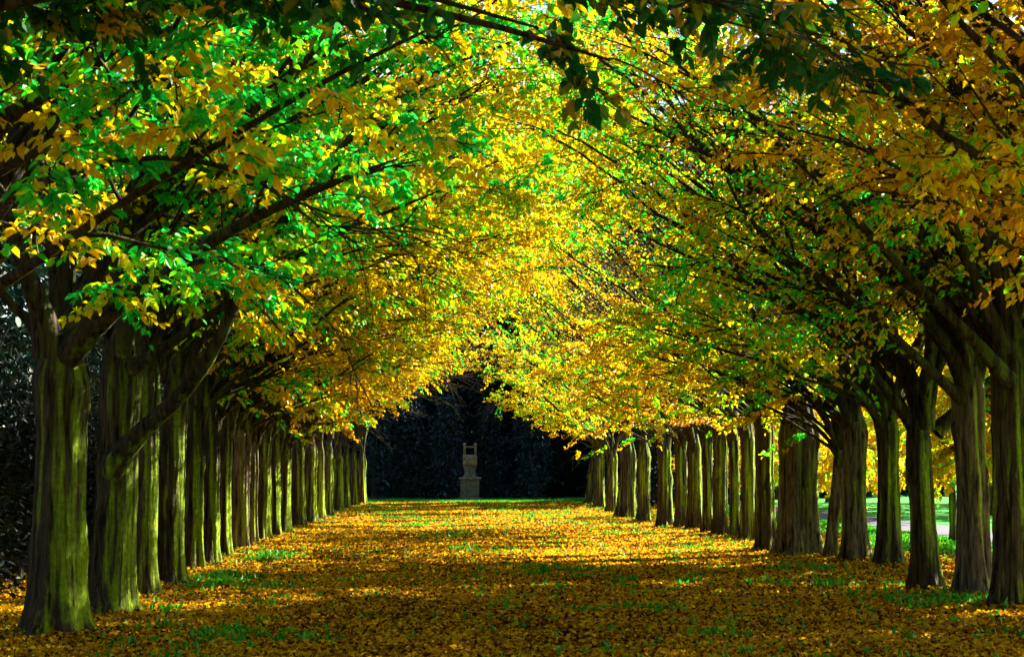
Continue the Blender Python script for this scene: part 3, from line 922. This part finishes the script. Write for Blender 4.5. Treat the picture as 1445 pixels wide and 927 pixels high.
# ------------------------------------------------------------------ field trees behind the right row
def copy_tree(src, loc, rz, label, scale=1.0, green=None):
    r = src.copy()
    COL.objects.link(r)
    r.location = loc
    r.rotation_euler = (0, 0, rz)
    r.scale = (scale, scale, scale * random.uniform(0.95, 1.08))
    r['label'] = label
    for ch in list(src.children):
        c = ch.copy()
        COL.objects.link(c)
        c.parent = r
        if green is not None and ch.name.startswith('crown'):
            c['green_share'] = float(green)
    return r

def young_tree(loc, rz, label, green, scale=1.0):
    t = thing('young_tree', label, 'tree', (loc[0], loc[1], float(height(np.array([loc[0]]), np.array([loc[1]]))[0])), rz, 'young yellow trees behind the right row', scale)
    link('trunk', trunk_mesh(0.07, 1.65, (0, 0), 600, 0.4, 0.8), t)
    for lm in VAR['young0'].limbs:
        link('limb', lm, t)
    o = link('crown', VAR['young0'].crown, t)
    o['green_share'] = green
    return t
YOUNG = [((10.1, 27.5), 'low yellow tree between the two nearest dark trunks of the right row'),
         ((10.5, 31.5), 'low yellow tree behind the second trunk of the right row'),
         ((10.3, 35.5), 'low yellow tree behind the gap left of the forked right trunk'),
         ((10.4, 40.5), 'low yellow tree behind the white sided grey trunk'),
         ((10.2, 45.5), 'low yellow tree left of the thin crooked trunk'),
         ((10.5, 51.0), 'low yellow tree behind the widest right trunk'),
         ((10.4, 57.0), 'low yellow tree behind the gold right trunks in the middle'),
         ((10.3, 66.0), 'farthest low yellow tree seen between the far right trunks')]
for q, (l, lab) in enumerate(YOUNG):
    young_tree(l, q * 1.3, lab, 0.14, random.uniform(0.95, 1.05) if q < 4 else random.uniform(0.72, 0.85))

VAR['shade0'] = variant(*standard_limbs(22, 2.4, inner=0.5, reach=0.75, spread=1.5, low=0.05, tall=0.5, leaders=7), dens=1.0, leaf=0.13, nb=9, nt=5, nl=20)  # dense trees added beyond the right edge to shade the near avenue
for q, (xx, yy, lab) in enumerate([(9.7, 13.5, 'added tree right of the avenue, out of frame, shading its near end'),
                                   (8.9, 18.0, 'added shade tree just beyond the right edge, beside the nearest trunk of the row'),
                                   (9.7, 23.0, 'added shade tree just beyond the right edge, behind the black edge trunk'),
                                   (10.3, 28.6, 'added dense tree whose crown darkens the upper right corner')]):
    t = thing('added_shade_tree', lab, 'tree', (xx, yy, 0), q * 2.0, 'added shade trees beside the right row', 1.15)
    t.scale = (1.15, 1.15, (1.5, 0.85, 0.95, 0.95)[q])
    link('trunk', trunk_mesh(0.3, 2.5, (0, 0), 650 + q, 0.8, 1.0), t)
    for lm in VAR['shade0'].limbs:
        link('limb', lm, t)
    link('crown', VAR['shade0'].crown, t)['green_share'] = 0.12

# big trees over the path: a backdrop for the right side
VAR['field0'] = variant(*standard_limbs(24, 1.9, inner=0.5, reach=0.80, spread=1.5, low=0.5, tall=-0.25), dens=1.0, leaf=0.16, nb=9, nt=5, nl=22, droop=0.6)
def field_tree(loc, rz, label, green, scale):
    t = thing('field_tree', label, 'tree', (loc[0], loc[1], 0), rz, 'yellow trees beyond the path', scale)
    link('trunk', trunk_mesh(0.24, 2.0, (0, 0), 700, 0.6, 1.0, M_LIMB), t)
    for lm in VAR['field0'].limbs:
        link('limb', lm, t)
    o = link('crown', VAR['field0'].crown, t)
    o['green_share'] = green
    return t
FIELD = [((17.5, 55.0), 'spreading yellow tree beyond the path at the right edge'),
         ((17.0, 62.0), 'spreading yellow tree beyond the path, behind the forked right trunk'),
         ((17.5, 69.0), 'spreading tree beyond the path, behind the white sided grey trunk'),
         ((16.8, 77.0), 'spreading tree beyond the path, behind the widest right trunk'),
         ((16.0, 85.0), 'spreading tree beyond the path, left of the widest right trunk'),
         ((24.0, 66.0), 'yellow tree far beyond the path, second line'),
         ((24.0, 76.0), 'yellow tree far beyond the path, farthest and smallest')]
for q, (l, lab) in enumerate(FIELD):
    field_tree(l, q * 1.7, lab, [0.15, 0.1, 0.25, 0.15, 0.1, 0.2, 0.1][q], random.uniform(0.9, 1.1))

# ------------------------------------------------------------------ evergreens
def evergreen(h, rad, nbr, nleaf, leaf):
    z = h * (0.015 + 0.985 * np.sort(rng.random(nbr)) ** 0.9)
    a = rng.uniform(0, 6.283, nbr)
    ln = rad * (1 - z / h) ** 0.75 * rng.uniform(0.65, 1.15, nbr) + 0.15
    nb = 6
    P = np.zeros((nbr, nb, 3))
    s = np.linspace(0, 1, nb)
    for i in range(nb):
        P[:, i] = np.stack([np.cos(a) * ln * s[i], np.sin(a) * ln * s[i], z + ln * (0.22 * s[i] - 0.55 * s[i] ** 2)], -1)
    Rr = np.maximum((0.03 * (1 - z / h) + 0.012)[:, None] * (1 - s[None] * 0.8), 0.006)
    Vw, Fw = tubes(P, Rr, 4)
    m = nbr * nleaf
    bi = np.repeat(np.arange(nbr), nleaf)
    u = rng.random(m) ** 0.6
    k0 = np.clip((u * (nb - 1)).astype(int), 0, nb - 2)
    f2 = (u * (nb - 1) - k0)[:, None]
    p = P[bi, k0] * (1 - f2) + P[bi, k0 + 1] * f2 + rng.normal(size=(m, 3)) * np.array([0.22, 0.22, 0.12])
    out = np.stack([np.cos(a[bi]), np.sin(a[bi]), np.full(m, -0.35)], -1)
    ax = unit(out + rng.normal(size=(m, 3)) * 0.6)
    nm = unit(np.array([0, 0, 1.0]) + rng.normal(size=(m, 3)) * 0.5)
    Vl, Fl = leaf_geo(p, ax, nm, leaf * rng.uniform(0.6, 1.3, m), width=0.55)
    return (Vw, Fw), (Vl, Fl, np.repeat(np.clip(rng.normal(0.4, 0.25, m), 0, 1), 2))

def pole_mesh(r, h):
    P = np.array([[[0, 0, -0.2], [0, 0, 0.4], [0.02, 0, h * 0.3], [0, 0.02, h * 0.7], [0, 0, h]]])
    Rr = np.array([[r * 1.5, r, r * 0.8, r * 0.45, 0.02]])
    Vp, Fp = tubes(P, Rr, 10)
    return mesh_np('trunk', Vp, Fp, M_DARKBARK)

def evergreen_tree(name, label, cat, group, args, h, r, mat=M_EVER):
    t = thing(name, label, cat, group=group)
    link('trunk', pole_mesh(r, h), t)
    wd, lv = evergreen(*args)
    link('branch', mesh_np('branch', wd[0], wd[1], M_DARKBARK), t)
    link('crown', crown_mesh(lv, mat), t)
    return t

spruce = evergreen_tree('dark_conifer', '', 'tree', 'dark conifers of the wood closing the avenue', (15.0, 3.6, 210, 46, 0.34), 15.0, 0.22)
WOOD = []
for q, xx in enumerate(np.linspace(-15, 13, 9)):
    WOOD.append((xx + random.uniform(-0.8, 0.8), 95 + random.uniform(-1.5, 1.5)))
for q, xx in enumerate(np.linspace(-17, 19, 9)):
    WOOD.append((xx + random.uniform(-0.8, 0.8), 101 + random.uniform(-1.5, 1.5)))
for xx, yy in ((11.0, 88.3), (14.5, 90.5), (18, 92.5), (22.5, 94), (27, 95), (12.5, 95), (24, 99)):  # added to block the sun, keeping the far wood and urn dark
    WOOD.append((xx, yy))
for q, xx in enumerate((-19.5, -14, -9, -3, 3, 9, 16)):
    WOOD.append((xx, 107))
for q, xx in enumerate((-22, -17, -11.5, -6, 0, 6, 12, 19, 26, 33)):
    WOOD.append((xx, 113 + (q % 2) * 2))
for q, (xx, yy) in enumerate(WOOD):
    lab = 'tall blue black conifer of the dark wood closing the far end'
    if q == 0:
        spruce.location = (xx, yy, 0)
        spruce['label'] = lab
    else:
        copy_tree(spruce, (xx, yy, 0), q * 1.1, lab, random.uniform(0.85, 1.15) * (1.7 if yy > 105 else 1.0))
LEFTW = [(-9, -12), (-4.5, -13), (0.5, -12.5), (5, -13.5), (10, -12), (-11, -5), (-11, 3), (-11, 10), (-11.0, 17.5), (-10.5, 24), (-11.2, 30.5), (-10.6, 37), (-11.4, 44), (-11, 51.5), (-11.6, 59), (-11, 67), (-11.8, 75), (-12.2, 84)]  # those behind the camera are added, unseen, to block sky light
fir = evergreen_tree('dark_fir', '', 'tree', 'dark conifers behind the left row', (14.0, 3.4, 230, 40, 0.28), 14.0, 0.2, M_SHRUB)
fir.location = (-12.0, 20.5, 0)
fir['label'] = 'dark conifer in the gloom at the left edge, nearest of its line'
for q, (xx, yy) in enumerate(LEFTW):
    c = copy_tree(fir, (xx, yy, 0), q * 2.1, 'dark conifer in the gloom behind the left row of trunks' if yy > 12 else 'dark conifer added behind the camera, out of the picture, to block sky light', random.uniform(0.8, 1.05))
    c['group'] = 'dark conifers behind the left row'

for q, (xx, yy) in enumerate([(8.9, 69.5), (9.2, 74.5), (9.0, 79.0)]):  # added to shade the far ground and the last left trunks
    c = copy_tree(spruce, (xx, yy, 0), q * 1.4, 'dark conifer, added for shade, behind the trunks at the far end of the right row', 0.9)
    c['group'] = 'dark conifers added behind the far right trunks'

cypress = evergreen_tree('columnar_conifer', 'narrow grey blue conifer right of the stone urn at the edge of the wood', 'tree', 'narrow conifers at the edge of the wood',
                         (5.2, 0.75, 150, 22, 0.20), 5.2, 0.12, M_CYPRESS)
CY = [((755, 690), 1.0, None), ((692, 690), 0.95, 'narrow grey blue conifer just right behind the stone urn'),
      ((632, 690), 1.05, 'narrow grey blue conifer just left of the stone urn'),
      ((575, 690), 1.1, 'narrow grey blue conifer well left of the stone urn'),
      ((528, 690), 1.0, 'narrow grey blue conifer beside the far end of the left row')]
for q, ((px, py), sc, lab) in enumerate(CY):
    l = at(px, 661, 88.0 + (q % 2))
    if lab is None:
        cypress.location = (l[0], l[1], 0)
    else:
        copy_tree(cypress, (l[0], l[1], 0), q * 1.3, lab, sc)

def shrub_mesh(h, rad, n, leaf):
    d = rand_unit(n)
    d[:, 2] = np.abs(d[:, 2])
    lump = 1 + 0.22 * np.sin(d[:, 0] * 5 + 1) * np.sin(d[:, 1] * 6) + 0.18 * np.sin(d[:, 2] * 9 + d[:, 0] * 7)
    rr = (rng.random(n) ** 0.35) * lump
    p = np.stack([d[:, 0] * rad * rr, d[:, 1] * rad * rr, 0.05 + d[:, 2] * h * rr], -1)
    ax = unit(d + rng.normal(size=(n, 3)) * 0.7 + np.array([0, 0, -0.3]))
    nm = unit(d + np.array([0, 0, 0.7]) + rng.normal(size=(n, 3)) * 0.4)
    Vl, Fl = leaf_geo(p, ax, nm, leaf * rng.uniform(0.6, 1.3, n), width=0.42)
    return (Vl, Fl, np.repeat(rng.random(n), 2))
def stems_mesh(h, rad, k=9):
    P = np.zeros((k, 5, 3))
    for q in range(k):
        a = q * 6.283 / k
        for i in range(5):
            P[q, i] = (math.cos(a) * rad * 0.7 * (i / 4) ** 1.3, math.sin(a) * rad * 0.7 * (i / 4) ** 1.3, -0.05 + h * 0.85 * i / 4)
    Rr = np.repeat(np.linspace(0.03, 0.008, 5)[None], k, axis=0)
    return tubes(P, Rr, 5)
shrub = thing('laurel_shrub', 'dark glossy evergreen shrub at the left edge behind the nearest trunk', 'shrub', (-7.6, 24.5, 0), 0, 'evergreen shrubs behind the left row')
Vs, Fs = stems_mesh(2.6, 1.7)
link('stem', mesh_np('stem', Vs, Fs, M_DARKBARK), shrub)
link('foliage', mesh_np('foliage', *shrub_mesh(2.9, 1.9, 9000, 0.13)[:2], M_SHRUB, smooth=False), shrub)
for q, (xx, yy, lab) in enumerate([(-7.4, 20.8, 'dark evergreen shrub at the extreme left edge, nearest of the shrubs'),
                                   (-7.8, 28.5, 'dark evergreen shrub between the second and third left trunks'),
                                   (-7.7, 33.0, 'dark evergreen shrub between the third and fourth left trunks'),
                                   (-7.9, 38.0, 'dark evergreen shrub behind the slim crooked left trunk'),
                                   (-8.0, 44.0, 'dark evergreen shrub behind the brightest left trunks'),
                                   (-8.0, 51.0, 'dark evergreen shrub behind the ochre left trunks'),
                                   (-8.2, 59.0, 'farthest dark evergreen shrub behind the left row')]):
    copy_tree(shrub, (xx, yy, 0), q * 1.9, lab, random.uniform(0.85, 1.1))

for q, xx in enumerate(np.linspace(-13, 13, 12)):
    c = copy_tree(shrub, (xx + random.uniform(-0.4, 0.4), 93.0 + random.uniform(-0.8, 0.8), -0.1), q * 2.3, 'low black green shrub at the foot of the dark wood', random.uniform(0.8, 1.2))
    c['group'] = 'shrubs at the foot of the dark wood'

# ------------------------------------------------------------------ stone urn on its pedestal
def loft(rings, k=4, twist=math.pi / 4, power=None, seg=None):
    """stack of square (k=4) or round rings (z, half width): one closed mesh"""
    vs_, fs_ = [], []
    for z, hw in rings:
        for j in range(k):
            a = j * 2 * math.pi / k + twist
            rr = hw * (math.sqrt(2) if k == 4 else 1)
            vs_.append((rr * math.cos(a), rr * math.sin(a), z))
    for i in range(len(rings) - 1):
        for j in range(k):
            fs_.append((i * k + j, i * k + (j + 1) % k, (i + 1) * k + (j + 1) % k, (i + 1) * k + j))
    fs_.append(tuple(reversed(range(k))))
    fs_.append(tuple((len(rings) - 1) * k + j for j in range(k)))
    return vs_, fs_
def stone(name, parts, mat, parent, bev=0.012, smooth=False):
    vs_, fs_ = [], []
    for v, f in parts:
        o = len(vs_)
        vs_ += v
        fs_ += [tuple(i + o for i in q) for q in f]
    me = bpy.data.meshes.new(name)
    me.from_pydata(vs_, [], fs_)
    me.materials.append(mat)
    if smooth:
        me.polygons.foreach_set('use_smooth', [True] * len(me.polygons))
    o = link(name, me, parent)
    if bev:
        b = o.modifiers.new('bevel', 'BEVEL')
        b.width = bev
        b.segments = 2
        b.limit_method = 'ANGLE'
    return o
ug = ground_at(663, 707.5)
urn = thing('stone_urn', 'weathered stone urn with tall handles on square pedestal at the end of the avenue', 'monument', (ug[0], ug[1], 0))
stone('plinth', [loft([(-0.1, 0.53), (0.14, 0.53), (0.17, 0.49), (0.20, 0.47)])], M_STONE_DARK, urn)
stone('pedestal', [loft([(0.2, 0.44), (1.02, 0.44)])], M_STONE_DARK, urn)
stone('cornice', [loft([(1.02, 0.46), (1.06, 0.50), (1.075, 0.53), (1.125, 0.53), (1.14, 0.50)])], M_STONE, urn)
stone('foot', [loft([(1.14, 0.32), (1.20, 0.32), (1.215, 0.29), (1.27, 0.255), (1.40, 0.245), (1.50, 0.265)], 20, 0)], M_STONE_DARK, urn, 0.006, True)
stone('bowl', [loft([(1.50, 0.265), (1.56, 0.295), (1.64, 0.31), (1.70, 0.315)], 20, 0)], M_STONE_DARK, urn, 0.006, True)
body = stone('urn_body', [loft([(1.70, 0.31), (1.74, 0.335), (2.16, 0.335), (2.20, 0.31)])], M_STONE, urn, 0.03)
stone('panel', [loft([(0, 0.20), (0.02, 0.19)])], M_STONE, body, 0.005)
pn = bpy.data.objects['panel']
pn.location = (0, -0.334, 1.95)
pn.rotation_euler = (R(90), 0, 0)
for sx in (-1, 1):
    h = stone('handle', [loft([(0, 0.055), (0.44, 0.05), (0.47, 0.075), (0.52, 0.085), (0.57, 0.06), (0.59, 0.02)], 12, 0)], M_STONE, urn, 0.004, True)
    h.location = (sx * 0.255, 0, 2.17)
cb = stone('crossbar', [loft([(0, 0.04), (0.43, 0.04)], 10, 0)], M_STONE, urn, 0.004, True)
cb.location = (-0.215, 0, 2.56)
cb.rotation_euler = (0, R(90), 0)
